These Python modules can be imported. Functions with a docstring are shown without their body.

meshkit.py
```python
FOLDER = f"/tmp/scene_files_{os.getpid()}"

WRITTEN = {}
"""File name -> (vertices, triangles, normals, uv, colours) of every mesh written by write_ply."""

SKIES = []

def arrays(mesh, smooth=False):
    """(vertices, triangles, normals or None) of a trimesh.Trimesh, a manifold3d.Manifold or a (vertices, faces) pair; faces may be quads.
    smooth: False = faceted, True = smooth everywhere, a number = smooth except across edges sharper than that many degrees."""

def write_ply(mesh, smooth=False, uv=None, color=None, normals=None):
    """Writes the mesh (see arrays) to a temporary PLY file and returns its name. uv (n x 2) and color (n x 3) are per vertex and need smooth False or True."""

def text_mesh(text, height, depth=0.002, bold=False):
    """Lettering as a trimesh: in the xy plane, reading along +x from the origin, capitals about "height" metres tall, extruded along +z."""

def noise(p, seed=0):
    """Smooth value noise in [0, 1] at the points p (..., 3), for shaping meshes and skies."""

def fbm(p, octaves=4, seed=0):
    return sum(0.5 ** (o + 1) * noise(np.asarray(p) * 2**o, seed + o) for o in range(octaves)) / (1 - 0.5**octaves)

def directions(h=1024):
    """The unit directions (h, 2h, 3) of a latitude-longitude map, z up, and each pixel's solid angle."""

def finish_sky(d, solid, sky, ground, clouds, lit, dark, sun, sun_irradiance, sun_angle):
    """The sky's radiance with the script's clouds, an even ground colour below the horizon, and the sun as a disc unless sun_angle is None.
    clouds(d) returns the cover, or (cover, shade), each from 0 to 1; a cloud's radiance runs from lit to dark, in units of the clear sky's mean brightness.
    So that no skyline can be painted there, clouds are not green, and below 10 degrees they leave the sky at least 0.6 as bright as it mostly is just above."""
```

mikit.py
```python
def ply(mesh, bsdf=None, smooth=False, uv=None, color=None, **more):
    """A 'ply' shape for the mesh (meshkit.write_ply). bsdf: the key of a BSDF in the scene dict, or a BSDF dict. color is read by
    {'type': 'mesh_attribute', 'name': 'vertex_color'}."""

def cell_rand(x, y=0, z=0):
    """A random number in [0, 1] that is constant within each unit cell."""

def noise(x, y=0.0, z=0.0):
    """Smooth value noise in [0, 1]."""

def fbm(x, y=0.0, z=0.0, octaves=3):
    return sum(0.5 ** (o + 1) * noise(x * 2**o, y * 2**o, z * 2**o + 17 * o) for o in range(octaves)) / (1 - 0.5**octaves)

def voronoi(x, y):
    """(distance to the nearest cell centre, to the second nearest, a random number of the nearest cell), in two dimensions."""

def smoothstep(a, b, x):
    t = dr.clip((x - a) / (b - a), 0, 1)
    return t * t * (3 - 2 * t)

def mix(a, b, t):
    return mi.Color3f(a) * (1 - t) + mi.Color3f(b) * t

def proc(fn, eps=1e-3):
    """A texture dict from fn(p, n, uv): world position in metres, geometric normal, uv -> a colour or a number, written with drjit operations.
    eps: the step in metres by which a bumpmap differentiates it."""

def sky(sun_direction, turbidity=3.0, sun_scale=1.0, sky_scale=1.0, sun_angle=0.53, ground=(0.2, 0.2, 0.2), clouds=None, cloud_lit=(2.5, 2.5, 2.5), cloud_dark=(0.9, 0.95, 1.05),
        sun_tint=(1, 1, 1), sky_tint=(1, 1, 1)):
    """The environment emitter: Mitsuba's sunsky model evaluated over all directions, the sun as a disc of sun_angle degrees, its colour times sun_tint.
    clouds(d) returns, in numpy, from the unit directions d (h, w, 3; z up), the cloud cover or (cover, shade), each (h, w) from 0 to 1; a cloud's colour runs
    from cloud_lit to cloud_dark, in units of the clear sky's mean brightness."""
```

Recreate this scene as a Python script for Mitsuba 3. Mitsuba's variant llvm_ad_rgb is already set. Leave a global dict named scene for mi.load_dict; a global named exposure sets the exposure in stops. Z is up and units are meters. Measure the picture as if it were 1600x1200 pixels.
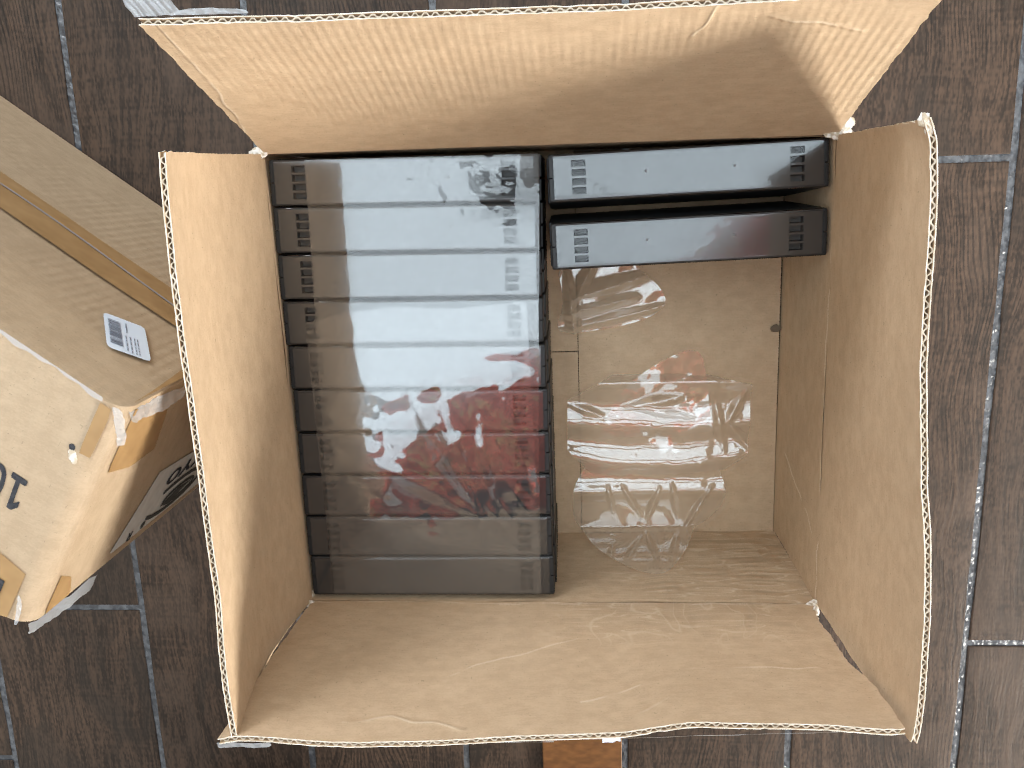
import math, numpy as np, trimesh, mitsuba as mi, drjit as dr, mikit, meshkit, manifold3d as m3
from mikit import proc, noise, fbm, cell_rand, smoothstep, mix
from scipy.spatial import Delaunay
from scipy.interpolate import PchipInterpolator
import shapely
from shapely.geometry import Polygon, Point
T = mi.ScalarTransform4f
PI = math.pi
scene, labels = {}, {}

# ------------------------------------------------------------------ camera, light, exposure
CAM = np.array([0.0162, 0.1561, 0.7922])
def rot(rx, ry, rz):
    cx, sx, cy, sy, cz, sz = math.cos(rx), math.sin(rx), math.cos(ry), math.sin(ry), math.cos(rz), math.sin(rz)
    return (np.array([[cz, -sz, 0], [sz, cz, 0], [0, 0, 1]]) @ np.array([[cy, 0, sy], [0, 1, 0], [-sy, 0, cy]])
            @ np.array([[1, 0, 0], [0, cx, -sx], [0, sx, cx]]))
RC = rot(-0.2303, 0.0616, -0.0382)
look, upv = RC @ [0, 0, -1], RC @ [0, 1, 0]
scene['camera'] = {'type': 'perspective', 'fov': math.degrees(2 * math.atan(800 / 1355.69)), 'fov_axis': 'x', 'near_clip': 0.01, 'far_clip': 50.0,
                   'to_world': T().look_at(origin=CAM.tolist(), target=(CAM + look).tolist(), up=upv.tolist())}
exposure = 0.55
WIN_L, WIN2_L, SKY_L, AMB = (53, 51.5, 48), (13, 13.6, 14.3), (2.05, 2.40, 2.62), (0.43, 0.425, 0.41)
# dim room light from all round
scene['room_light'] = {'type': 'constant', 'radiance': {'type': 'rgb', 'value': list(AMB)}}
# tall window of the room, to the lower right of the picture, 2.7 m away
waz = math.radians(-35)
wc = np.array([3.2 * math.cos(waz), 3.2 * math.sin(waz), 1.28])
scene['window'] = {'type': 'rectangle', 'to_world': T().look_at(origin=wc.tolist(), target=[0, 0, 0.9], up=[0, 0, 1]).scale([0.36, 0.48, 1]),
                   'bsdf': {'type': 'diffuse', 'reflectance': {'type': 'rgb', 'value': 0.1}},
                   'emitter': {'type': 'area', 'radiance': {'type': 'rgb', 'value': list(WIN_L)}}}
labels['window'] = {'label': 'tall bright window of the room to the lower right of the boxes', 'category': 'window', 'kind': 'structure'}
# added fill light, unseen, brightens the near flap and the red shirt
scene['window_001'] = {'type': 'rectangle', 'to_world': T().look_at(origin=[-1.5, 3.0, 1.55], target=[0, 0, 0.8], up=[0, 0, 1]).scale([0.62, 0.50, 1]),
                       'bsdf': {'type': 'diffuse', 'reflectance': {'type': 'rgb', 'value': 0.1}},
                       'emitter': {'type': 'area', 'radiance': {'type': 'rgb', 'value': list(WIN2_L)}}}
labels['window_001'] = {'label': 'wide cool window of the room beyond the far flap', 'category': 'window', 'kind': 'structure'}
# added light panel overhead, stands for the bright ceiling mirrored in the plastic
scene['skylight'] = {'type': 'rectangle', 'to_world': T().look_at(origin=[0.05, 0.42, 2.55], target=[0.05, 0.42, 0], up=[0, 1, 0]).scale([1.15, 1.18, 1]),
                     'bsdf': {'type': 'diffuse', 'reflectance': {'type': 'rgb', 'value': 0.1}},
                     'emitter': {'type': 'area', 'radiance': {'type': 'rgb', 'value': list(SKY_L)}}}
labels['skylight'] = {'label': 'pale bluish skylight in the ceiling above the boxes', 'category': 'skylight', 'kind': 'structure'}

# ------------------------------------------------------------------ materials
def rgb(*c):
    return {'type': 'rgb', 'value': list(c)}

def kraft_tex(lo, hi, pale=(0.66, 0.58, 0.46)):
    def f(p, n, uv):
        u, v = uv.x, uv.y
        m = 0.48 * fbm(u * 110, v * 150, 3.0, octaves=4) + 0.17 * noise(u * 170, v * 900, 7.0) + 0.22 * noise(u * 1100, v * 1500, 1.0) + 0.13 * fbm(u * 18, v * 22, 5.0, octaves=2)
        c = mix(lo, hi, smoothstep(0.18, 0.82, m))
        spk = noise(u * 700 + 5, v * 700, 11.0)
        return c * (1 - 0.22 * smoothstep(0.93, 0.98, spk))
    return f

def kraft_bump(flute, pitch=0.0058, mottle=0.00006):
    def f(p, n, uv):
        u, v = uv.x, uv.y
        amp = 0.25 + 0.75 * smoothstep(0.35, 0.75, noise(u * 9, v * 9, 5.0))
        wob = 0.0012 * noise(u * 6, v * 14, 2.0)
        s = dr.sin((u + wob) * (2 * PI / pitch)) * flute * amp
        return s + mottle * fbm(u * 300, v * 700, 9.0, octaves=2) + 0.00016 * noise(u * 22, v * 30, 4.0)
    return f

def bump(tex, base, eps=4e-4):
    return {'type': 'twosided', 'bsdf': {'type': 'bumpmap', 'arbitrary': proc(tex, eps), 'scale': 1.0, 'bsdf': base}}

def kraft_base(tex, rough=0.72, spec=0.28):
    return {'type': 'principled', 'base_color': proc(tex), 'roughness': rough, 'specular': spec}

def dist_seg(u, v, a, b):
    ax, ay, bx, by = *a, *b
    dx, dy = bx - ax, by - ay
    t = dr.clip(((u - ax) * dx + (v - ay) * dy) / (dx * dx + dy * dy), 0, 1)
    return dr.sqrt(dr.square(u - ax - t * dx) + dr.square(v - ay - t * dy))

def creased(tex, bmp, lines, paint=0.45, h=0.0004):
    """Kraft with worn crease lines and painted fold highlights (segments in the sheet's own metres)."""
    def near(u, v):
        wu = u + 0.006 * (noise(u * 60, v * 60, 2.0) - 0.5)
        wv = v + 0.006 * (noise(u * 60, v * 60, 8.0) - 0.5)
        d = None
        for a, b in lines:
            e = dist_seg(wu, wv, a, b)
            d = e if d is None else dr.minimum(d, e)
        return d
    def col(p, n, uv):
        d = near(uv.x, uv.y)
        w = paint * (1 - smoothstep(0.0002, 0.0013, d)) * smoothstep(0.12, 0.55, noise(uv.x * 90, uv.y * 90, 3.0))
        return mix(tex(p, n, uv), (0.78, 0.68, 0.52), w)
    def bm(p, n, uv):
        d = near(uv.x, uv.y)
        return bmp(p, n, uv) + h * dr.exp(-dr.square(d / 0.0014))
    return col, bm

K_LO, K_HI = (0.475, 0.342, 0.218), (0.562, 0.418, 0.276)
KIN = kraft_tex(K_LO, K_HI)
scene['mat_kraft'] = bump(kraft_bump(0.00003), kraft_base(KIN))

c_, b_ = creased(KIN, kraft_bump(0.00020), [((0.0015, 0.0), (0.0115, 0.182)), ((0.335, 0.166), (0.362, 0.160)), ((0.362, 0.160), (0.390, 0.147)), ((0.305, 0.184), (0.296, 0.150))], 0.35, 0.0010)
scene['mat_kraft_ridged'] = bump(b_, kraft_base(c_))
# the near flap: creases in its own u (0 = left end) and v (0 = fold) metres
c_, b_ = creased(KIN, kraft_bump(0.00004, mottle=0.00009),
                 [((0.075, 0.165), (0.105, 0.160)), ((0.105, 0.160), (0.150, 0.175)), ((0.130, 0.118), (0.185, 0.088)), ((0.185, 0.088), (0.225, 0.066)),
                  ((0.225, 0.152), (0.285, 0.126)), ((0.285, 0.126), (0.300, 0.119)), ((0.300, 0.119), (0.385, 0.117)), ((0.255, 0.170), (0.300, 0.140)), ((0.0, 0.0012), (0.41, 0.0012)), ((0.16, 0.004), (0.40, 0.003))], 0.34, 0.0008)  # the two lines along the fold are a painted highlight
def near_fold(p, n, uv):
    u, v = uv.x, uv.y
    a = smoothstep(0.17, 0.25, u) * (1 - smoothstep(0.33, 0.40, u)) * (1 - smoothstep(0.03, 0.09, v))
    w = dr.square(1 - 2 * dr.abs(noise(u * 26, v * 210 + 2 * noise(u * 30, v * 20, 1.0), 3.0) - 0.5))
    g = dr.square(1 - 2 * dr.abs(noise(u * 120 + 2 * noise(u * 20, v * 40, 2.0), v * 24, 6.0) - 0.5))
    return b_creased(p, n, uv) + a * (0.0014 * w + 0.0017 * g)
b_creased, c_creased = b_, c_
def near_fold_col(p, n, uv):  # raking highlights on ridges and shade in hollows, painted into the kraft colour
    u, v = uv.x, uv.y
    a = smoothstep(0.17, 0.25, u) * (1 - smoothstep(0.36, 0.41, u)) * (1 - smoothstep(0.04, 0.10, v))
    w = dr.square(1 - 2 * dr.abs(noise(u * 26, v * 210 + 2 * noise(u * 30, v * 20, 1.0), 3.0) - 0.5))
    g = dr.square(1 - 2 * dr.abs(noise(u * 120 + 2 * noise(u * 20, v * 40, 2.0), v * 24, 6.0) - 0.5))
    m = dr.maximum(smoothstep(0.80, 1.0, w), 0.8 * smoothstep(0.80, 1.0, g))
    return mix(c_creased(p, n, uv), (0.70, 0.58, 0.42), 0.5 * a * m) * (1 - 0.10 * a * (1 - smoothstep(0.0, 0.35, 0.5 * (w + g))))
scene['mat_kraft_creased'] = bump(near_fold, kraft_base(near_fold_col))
c_, b_ = creased(KIN, kraft_bump(0.00003), [((0.268, 0.035), (0.279, 0.062)), ((0.279, 0.062), (0.290, 0.085)), ((0.290, 0.085), (0.306, 0.122)), ((0.08, 0.1335), (0.36, 0.1335))], 0.6, 0.0007)  # last line paints a faint highlight along the fold
scene['mat_kraft_scratched'] = bump(b_, kraft_base(c_))
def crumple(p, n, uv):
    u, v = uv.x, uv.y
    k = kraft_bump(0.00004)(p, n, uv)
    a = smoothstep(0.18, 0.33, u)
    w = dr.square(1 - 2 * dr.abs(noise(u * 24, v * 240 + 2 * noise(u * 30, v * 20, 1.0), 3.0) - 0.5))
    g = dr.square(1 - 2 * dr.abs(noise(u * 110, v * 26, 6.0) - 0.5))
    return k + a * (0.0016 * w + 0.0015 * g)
def crumple_col(p, n, uv):  # paints lit ridge tops and shaded hollows into the wall colour
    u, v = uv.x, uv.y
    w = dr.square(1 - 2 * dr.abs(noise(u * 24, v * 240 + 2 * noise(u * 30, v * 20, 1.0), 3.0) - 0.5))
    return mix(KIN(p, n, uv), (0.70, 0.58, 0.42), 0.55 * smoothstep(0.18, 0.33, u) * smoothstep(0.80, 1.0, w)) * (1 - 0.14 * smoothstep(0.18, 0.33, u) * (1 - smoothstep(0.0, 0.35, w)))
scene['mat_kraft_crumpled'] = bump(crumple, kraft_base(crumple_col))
CLO, CHI = (0.375, 0.275, 0.176), (0.445, 0.335, 0.222)
KC = kraft_tex(CLO, CHI)
scene['mat_carton'] = bump(kraft_bump(0.00014, 0.0072), kraft_base(KC, 0.6, 0.4))
scene['mat_liner_edge'] = {'type': 'twosided', 'bsdf': {'type': 'diffuse', 'reflectance': proc(
    lambda p, n, uv: mix((0.60, 0.53, 0.42), (0.82, 0.77, 0.67), smoothstep(0.25, 0.7, fbm(p.x * 260, p.y * 260, p.z * 260, octaves=2))))}}
scene['mat_fluting'] = {'type': 'twosided', 'bsdf': {'type': 'diffuse', 'reflectance': proc(
    lambda p, n, uv: mix((0.46, 0.385, 0.285), (0.68, 0.60, 0.49), noise(p.x * 300, p.y * 300, p.z * 300)))}}
scene['mat_torn'] = {'type': 'twosided', 'bsdf': {'type': 'diffuse', 'reflectance': proc(
    lambda p, n, uv: mix((0.55, 0.46, 0.34), (0.80, 0.76, 0.70), smoothstep(0.3, 0.7, noise(p.x * 500, p.y * 500, p.z * 500))))}}

def plank_wave(u, v):
    """(grain along the board, saw marks across it, smoky patches)"""
    w1 = fbm(u * 9, v * 5, 2.0, octaves=3) - 0.5
    w2 = fbm(u * 30, v * 14, 5.0, octaves=2) - 0.5
    wu = u + 0.055 * w1 + 0.010 * w2
    along = 0.22 * noise(wu * 120, v * 6 + 3 * w1, 1.0) + 0.38 * noise(wu * 420, v * 26, 6.0) + 0.40 * noise(wu * 900, v * 75, 7.0)
    across = noise(u * 30 + 2 * w2, (v + 0.02 * w1) * 420, 4.0)
    patch = fbm(u * 13 + 3 * w2, v * 8 + 2 * w1, 12.0, octaves=4)
    return along, across, patch
def plank_col(p, n, uv):
    u, v = uv.x, uv.y
    al, ac, pa = plank_wave(u, v)
    g = al + 0.22 * (ac - 0.5) * smoothstep(0.40, 0.62, fbm(u * 8, v * 6, 3.0, octaves=2)) + 0.45 * (noise(u * 800, v * 320, 2.0) - 0.5)
    c = mix((0.031, 0.0200, 0.0136), (0.094, 0.0575, 0.0375), smoothstep(0.12, 0.98, g))
    c = mix(c, (0.033, 0.025, 0.0190), 0.50 * smoothstep(0.54, 0.68, pa))
    c = mix(c, (0.105, 0.070, 0.050), 0.35 * (1 - smoothstep(0.30, 0.46, pa)))
    w1 = fbm(u * 9, v * 5, 2.0, octaves=3) - 0.5
    rip = 0.5 + 0.5 * dr.sin(2 * PI * (u * 250 + 14 * w1 + 2.5 * noise(u * 40, v * 18, 9.0)))
    c = c * (1 - 0.38 * smoothstep(0.55, 0.95, rip) * smoothstep(0.50, 0.66, fbm(u * 9 + 3, v * 6 + 2, 17.0, octaves=2)))
    tone = fbm(u * 2.0 + 9, v * 1.2, 1.0, octaves=2)
    return c * (0.74 + 0.52 * tone)
def plank_h(p, n, uv):
    u, v = uv.x, uv.y
    al, ac, pa = plank_wave(u, v)
    return 0.00028 * al + 0.00006 * ac - 0.0002 * smoothstep(0.5, 0.7, pa) + 0.00007 * noise(u * 1500, v * 900, 3.0)
scene['mat_plank'] = bump(plank_h, {'type': 'principled', 'base_color': proc(plank_col), 'roughness': 0.58, 'specular': 0.30})
def grout_c(p, n, uv):
    return mix((0.048, 0.050, 0.056), (0.112, 0.116, 0.126), smoothstep(0.3, 0.75, fbm(p.x * 200, p.y * 200, 1.0, octaves=3)))
scene['mat_grout'] = bump(lambda p, n, uv: 0.0016 * fbm(uv.x * 260, uv.y * 260, 3.0, octaves=3),
                          {'type': 'principled', 'base_color': proc(grout_c), 'roughness': 0.33, 'specular': 0.8})
scene['mat_black_plastic'] = bump(lambda p, n, uv: 0.000008 * noise(p.x * 900, p.y * 900, p.z * 900) + 0.0003 * noise(p.x * 28, p.y * 28, p.z * 28),
                                  {'type': 'principled', 'base_color': rgb(0.019, 0.020, 0.0215), 'roughness': 0.42, 'specular': 0.35})
scene['mat_spine'] = bump(lambda p, n, uv: 0.000008 * noise(p.x * 900, p.y * 900, p.z * 900) + 0.0003 * noise(p.x * 28, p.y * 28, p.z * 28),
                          {'type': 'principled', 'base_color': rgb(0.024, 0.0255, 0.0275), 'roughness': 0.15, 'specular': 0.95})
scene['mat_recess'] = {'type': 'twosided', 'bsdf': {'type': 'principled', 'base_color': rgb(0.012, 0.012, 0.013), 'roughness': 0.45, 'specular': 0.4}}
scene['mat_sleeve'] = {'type': 'thindielectric', 'int_ior': 1.28}
scene['mat_film'] = {'type': 'blendbsdf', 'weight': 0.018, 'a': {'type': 'thindielectric', 'int_ior': 1.47},
                     'b': {'type': 'twosided', 'bsdf': {'type': 'diffuse', 'reflectance': rgb(0.75, 0.75, 0.74)}}}
scene['mat_clear_film'] = {'type': 'blendbsdf', 'weight': 0.045, 'a': {'type': 'thindielectric', 'int_ior': 1.78},
                           'b': {'type': 'twosided', 'bsdf': {'type': 'diffuse', 'reflectance': rgb(0.8, 0.79, 0.76)}}}
scene['mat_hazy_tape'] = {'type': 'blendbsdf', 'weight': 0.34, 'a': {'type': 'thindielectric', 'int_ior': 1.55},
                          'b': {'type': 'twosided', 'bsdf': {'type': 'diffuse', 'reflectance': rgb(0.72, 0.75, 0.78)}}}
scene['mat_brown_tape'] = bump(lambda p, n, uv: 0.0006 * fbm(p.x * 60, p.y * 60, p.z * 60, octaves=3),
                               {'type': 'principled', 'base_color': proc(lambda p, n, uv: mix((0.30, 0.175, 0.072), (0.40, 0.25, 0.115), fbm(p.x * 90, p.y * 90, p.z * 90))), 'roughness': 0.28, 'specular': 0.5})
scene['mat_ink'] = {'type': 'twosided', 'bsdf': {'type': 'diffuse', 'reflectance': proc(
    lambda p, n, uv: mix((0.030, 0.032, 0.038), (0.075, 0.075, 0.08), noise(p.x * 900, p.y * 900, p.z * 900)))}}
scene['mat_grey_ink'] = {'type': 'twosided', 'bsdf': {'type': 'diffuse', 'reflectance': rgb(0.10, 0.098, 0.09)}}
scene['mat_label'] = {'type': 'twosided', 'bsdf': {'type': 'diffuse', 'reflectance': proc(
    lambda p, n, uv: mix((0.60, 0.59, 0.55), (0.70, 0.69, 0.65), noise(p.x * 200, p.y * 200, p.z * 200)))}}
scene['mat_sticker'] = {'type': 'twosided', 'bsdf': {'type': 'principled', 'base_color': rgb(0.66, 0.75, 0.86), 'roughness': 0.4, 'specular': 0.5}}
scene['mat_bar'] = {'type': 'twosided', 'bsdf': {'type': 'diffuse', 'reflectance': rgb(0.20, 0.22, 0.27)}}
scene['mat_board'] = {'type': 'twosided', 'bsdf': {'type': 'principled', 'base_color': proc(
    lambda p, n, uv: mix((0.10, 0.038, 0.009), (0.21, 0.085, 0.022), fbm(p.x * 120, p.y * 260, 1.0))), 'roughness': 0.5}}
scene['mat_red_cloth'] = {'type': 'twosided', 'bsdf': {'type': 'principled', 'base_color': proc(
    lambda p, n, uv: mix(mix((0.92, 0.10, 0.06), (0.95, 0.26, 0.15), noise(p.x * 30, p.y * 30, p.z * 30)), (0.90, 0.62, 0.25), smoothstep(0.58, 0.70, fbm(p.x * 22, p.y * 22, p.z * 22)))), 'roughness': 0.8, 'sheen': 0.4}}
scene['mat_dark_cloth'] = {'type': 'twosided', 'bsdf': {'type': 'diffuse', 'reflectance': rgb(0.035, 0.038, 0.05)}}
scene['mat_skin'] = {'type': 'twosided', 'bsdf': {'type': 'principled', 'base_color': rgb(0.50, 0.29, 0.20), 'roughness': 0.5}}
scene['mat_hair'] = {'type': 'twosided', 'bsdf': {'type': 'principled', 'base_color': rgb(0.03, 0.02, 0.015), 'roughness': 0.5}}
scene['mat_phone'] = {'type': 'twosided', 'bsdf': {'type': 'principled', 'base_color': rgb(0.02, 0.02, 0.023), 'roughness': 0.25}}

# ------------------------------------------------------------------ helpers
used = {}
def newkey(name):
    k = used.get(name, 0)
    used[name] = k + 1
    return name if k == 0 else f'{name}_{k:03d}'

def put(name, shape, parent=None, label=None, cat=None, group=None, kind=None):
    key = newkey((parent + '__' if parent else '') + name)
    scene[key] = shape
    note(key, label, cat, group, kind)
    return key

def note(key, label=None, cat=None, group=None, kind=None):
    d = {k: v for k, v in dict(label=label, category=cat, group=group, kind=kind).items() if v}
    if d:
        labels[key] = d

def tm(v, f):
    return trimesh.Trimesh(np.asarray(v, float), np.asarray(f, int), process=False)

def shape_uv(mesh, mat, uvfn, smooth=40):
    """ply with smoothed normals and uv per face corner: uvfn(points, face normals)."""
    v, f, n = meshkit.arrays(mesh, smooth)
    tri = np.cross(v[f[:, 1]] - v[f[:, 0]], v[f[:, 2]] - v[f[:, 0]])
    tri /= np.linalg.norm(tri, axis=1, keepdims=True) + 1e-20
    vv, nn, fn = v[f].reshape(-1, 3), (n if n is not None else np.zeros_like(v))[f].reshape(-1, 3), np.repeat(tri, 3, 0)
    if n is None:
        nn = fn
    path = meshkit.write_ply((vv, np.arange(len(vv)).reshape(-1, 3)), False, uv=uvfn(vv, fn), normals=nn)
    return {'type': 'ply', 'filename': path, 'face_normals': False, 'bsdf': {'type': 'ref', 'id': mat}}

def quads(nu, nv, base=0):
    i, j = np.meshgrid(np.arange(nu - 1), np.arange(nv - 1), indexing='ij')
    a = i * nv + j + base
    q = np.stack([a, a + nv, a + nv + 1, a + 1], -1).reshape(-1, 4)
    return np.vstack([q[:, [0, 1, 2]], q[:, [0, 2, 3]]])

def poly(pts):
    p = np.asarray(pts, float)
    s = np.r_[0, np.cumsum(np.linalg.norm(np.diff(p, axis=0), axis=1))]
    s /= s[-1]
    if len(p) == 2:
        return lambda t: p[0] + (p[1] - p[0]) * np.asarray(t)[:, None]
    g = PchipInterpolator(s, p)
    return lambda t: g(np.asarray(t))

class Sheet:
    """A board surface between a fold line and an outer line; n points to the side the camera sees."""
    def __init__(self, fold, outer, bulge=None, side=(0, 0), flip=False, end_cut=None):
        self.fold, self.outer, self.bulge, self.flip, self.cut = poly(fold), poly(outer), bulge, flip, end_cut
        self.L = np.linalg.norm(np.subtract(fold[-1], fold[0]))
        self.Hh = np.linalg.norm(self.outer([0.5])[0] - self.fold([0.5])[0])
    def at(self, u, v, off):
        """points (nu,nv,3); off along the normal"""
        uu = np.repeat(u[:, None], len(v), 1)
        if self.cut is not None:
            uu = self.cut(uu, v[None, :])
        def raw(uu):
            fo, ou = self.fold(uu.ravel()).reshape(*uu.shape, 3), self.outer(uu.ravel()).reshape(*uu.shape, 3)
            return fo * (1 - v)[None, :, None] + ou * v[None, :, None]
        P = raw(uu)
        du = raw(np.clip(uu + 0.02, 0, 1)) - raw(np.clip(uu - 0.02, 0, 1))
        dv = self.outer(uu.ravel()).reshape(*uu.shape, 3) - self.fold(uu.ravel()).reshape(*uu.shape, 3)
        n = np.cross(du, dv)
        n /= np.linalg.norm(n, axis=-1, keepdims=True)
        if self.flip:
            n = -n
        if self.bulge is not None:
            P = P + n * self.bulge(uu, np.repeat(v[None, :], len(u), 0))[..., None]
        return P + n * off, uu

def board_layer(sh, o1, o2, nu, nv, rag=0.0, seed=0, vmax=1.0, vmin=0.0):
    """A closed thin layer of a Sheet between the offsets o1 (front) and o2: (mesh of faces, uv, mesh of cut edges)."""
    u, v = np.linspace(0, 1, nu), np.linspace(vmin, vmax, nv)
    A, uu = sh.at(u, v, o1)
    B, _ = sh.at(u, v, o2)
    if rag:
        d = A[:, -1] - A[:, -2]
        d /= np.linalg.norm(d, axis=1, keepdims=True)
        x = np.stack([u * sh.L * 420, u * 0 + seed, u * 0], -1)
        r = (meshkit.fbm(x, 3, seed) - 0.5) * 2 * rag + np.where(meshkit.noise(x * 0.45 + 31, seed) > 0.82, -1.2 * rag, 0)
        A[:, -1] += d * r[:, None]
        B[:, -1] += d * r[:, None]
    uv = np.stack([uu * sh.L, np.repeat((v * sh.Hh)[None], nu, 0)], -1).reshape(-1, 2)
    f = quads(nu, nv)
    fa, fb = (f[:, ::-1], f) if sh.flip else (f, f[:, ::-1])
    faces = tm(np.vstack([A.reshape(-1, 3), B.reshape(-1, 3)]), np.vstack([fa, fb + nu * nv]))
    strips = []
    for ia, ib in ((A[:, -1], B[:, -1]), (A[0], B[0]), (A[-1], B[-1])):
        strips.append(tm(np.stack([ia, ib], 1).reshape(-1, 3), quads(len(ia), 2)))
    return faces, np.vstack([uv, uv]), trimesh.util.concatenate(strips)

def board(parent, name, sh, mat, nu=90, nv=40, thick=0.0040, rag=0.0005, seed=1, flute=True, pitch=0.0058, label=None):
    """Corrugated board: inner and outer liner, and the wavy medium seen in the cut edge."""
    t = 0.0007
    f1, uv1, e1 = board_layer(sh, 0.0, -t, nu, nv, rag, seed)
    f2, uv2, e2 = board_layer(sh, -(thick - t), -thick, nu, nv, rag, seed + 7)
    key = put(name, mikit.ply(trimesh.util.concatenate([f1, f2]), mat, smooth=True, uv=np.vstack([uv1, uv2])), parent, label)
    if flute:
        ed = trimesh.util.concatenate([e1, e2])
        put('cut_edge', mikit.ply(ed, 'mat_liner_edge'), key)
        n = int(sh.L / pitch * 12)
        u = np.linspace(0.002, 0.998, n)
        d0 = 0.014 / sh.Hh
        mid, amp = -thick / 2, thick / 2 - t * 1.15
        nz = lambda k, q: meshkit.fbm(np.stack([u * sh.L * k, u * 0 + q, u * 0 + seed], -1), 3, seed) - 0.5
        ph = u * sh.L / pitch * 2 * PI + 5.0 * nz(25, 1.0) + 0.9 * nz(160, 4.0)
        w = np.sin(ph)
        w = np.sign(w) * np.abs(w) ** 0.7 * np.clip(0.84 + 1.3 * nz(40, 7.0), 0.2, 1.0)
        rows = []
        for v, dd in ((1 - d0, -1), (1 - 0.0006 / sh.Hh, -1), (1 - 0.0006 / sh.Hh, 1), (1 - d0, 1)):
            base, _ = sh.at(u, np.array([v]), 0.0)
            up1, _ = sh.at(u, np.array([v]), 1.0)
            rows.append((base + (up1 - base) * (mid + amp * w + dd * 0.00055)[:, None, None])[:, 0])
        g = np.stack(rows, 1)
        put('fluting', mikit.ply(tm(g.reshape(-1, 3), quads(n, 4)), 'mat_fluting'), key)
    return key

def film_mesh(outline, res, zfn, seed=0, jag=0.0):
    pg = Polygon(outline).buffer(0)
    n = int(pg.length / res)
    bd = np.array([pg.exterior.interpolate(k / n, normalized=True).coords[0] for k in range(n)])
    x0, y0, x1, y1 = pg.bounds
    gx, gy = np.meshgrid(np.arange(x0, x1, res), np.arange(y0, y1, res))
    g = np.stack([gx.ravel(), gy.ravel()], 1)
    g = g + np.random.default_rng(seed).uniform(-.2, .2, g.shape) * res
    ok = shapely.contains_xy(pg.buffer(-res * 0.55), g[:, 0], g[:, 1])
    pts = np.vstack([bd, g[ok]])
    tri = Delaunay(pts).simplices
    c = pts[tri].mean(1)
    tri = tri[shapely.contains_xy(pg, c[:, 0], c[:, 1])]
    d = pts[tri]
    area = np.cross(d[:, 1] - d[:, 0], d[:, 2] - d[:, 0])
    tri = tri[np.abs(area) > 1e-10]
    tri = np.where((np.cross(pts[tri[:, 1]] - pts[tri[:, 0]], pts[tri[:, 2]] - pts[tri[:, 0]]) < 0)[:, None], tri[:, ::-1], tri)
    return tm(np.column_stack([pts, zfn(pts)]), tri)

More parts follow.
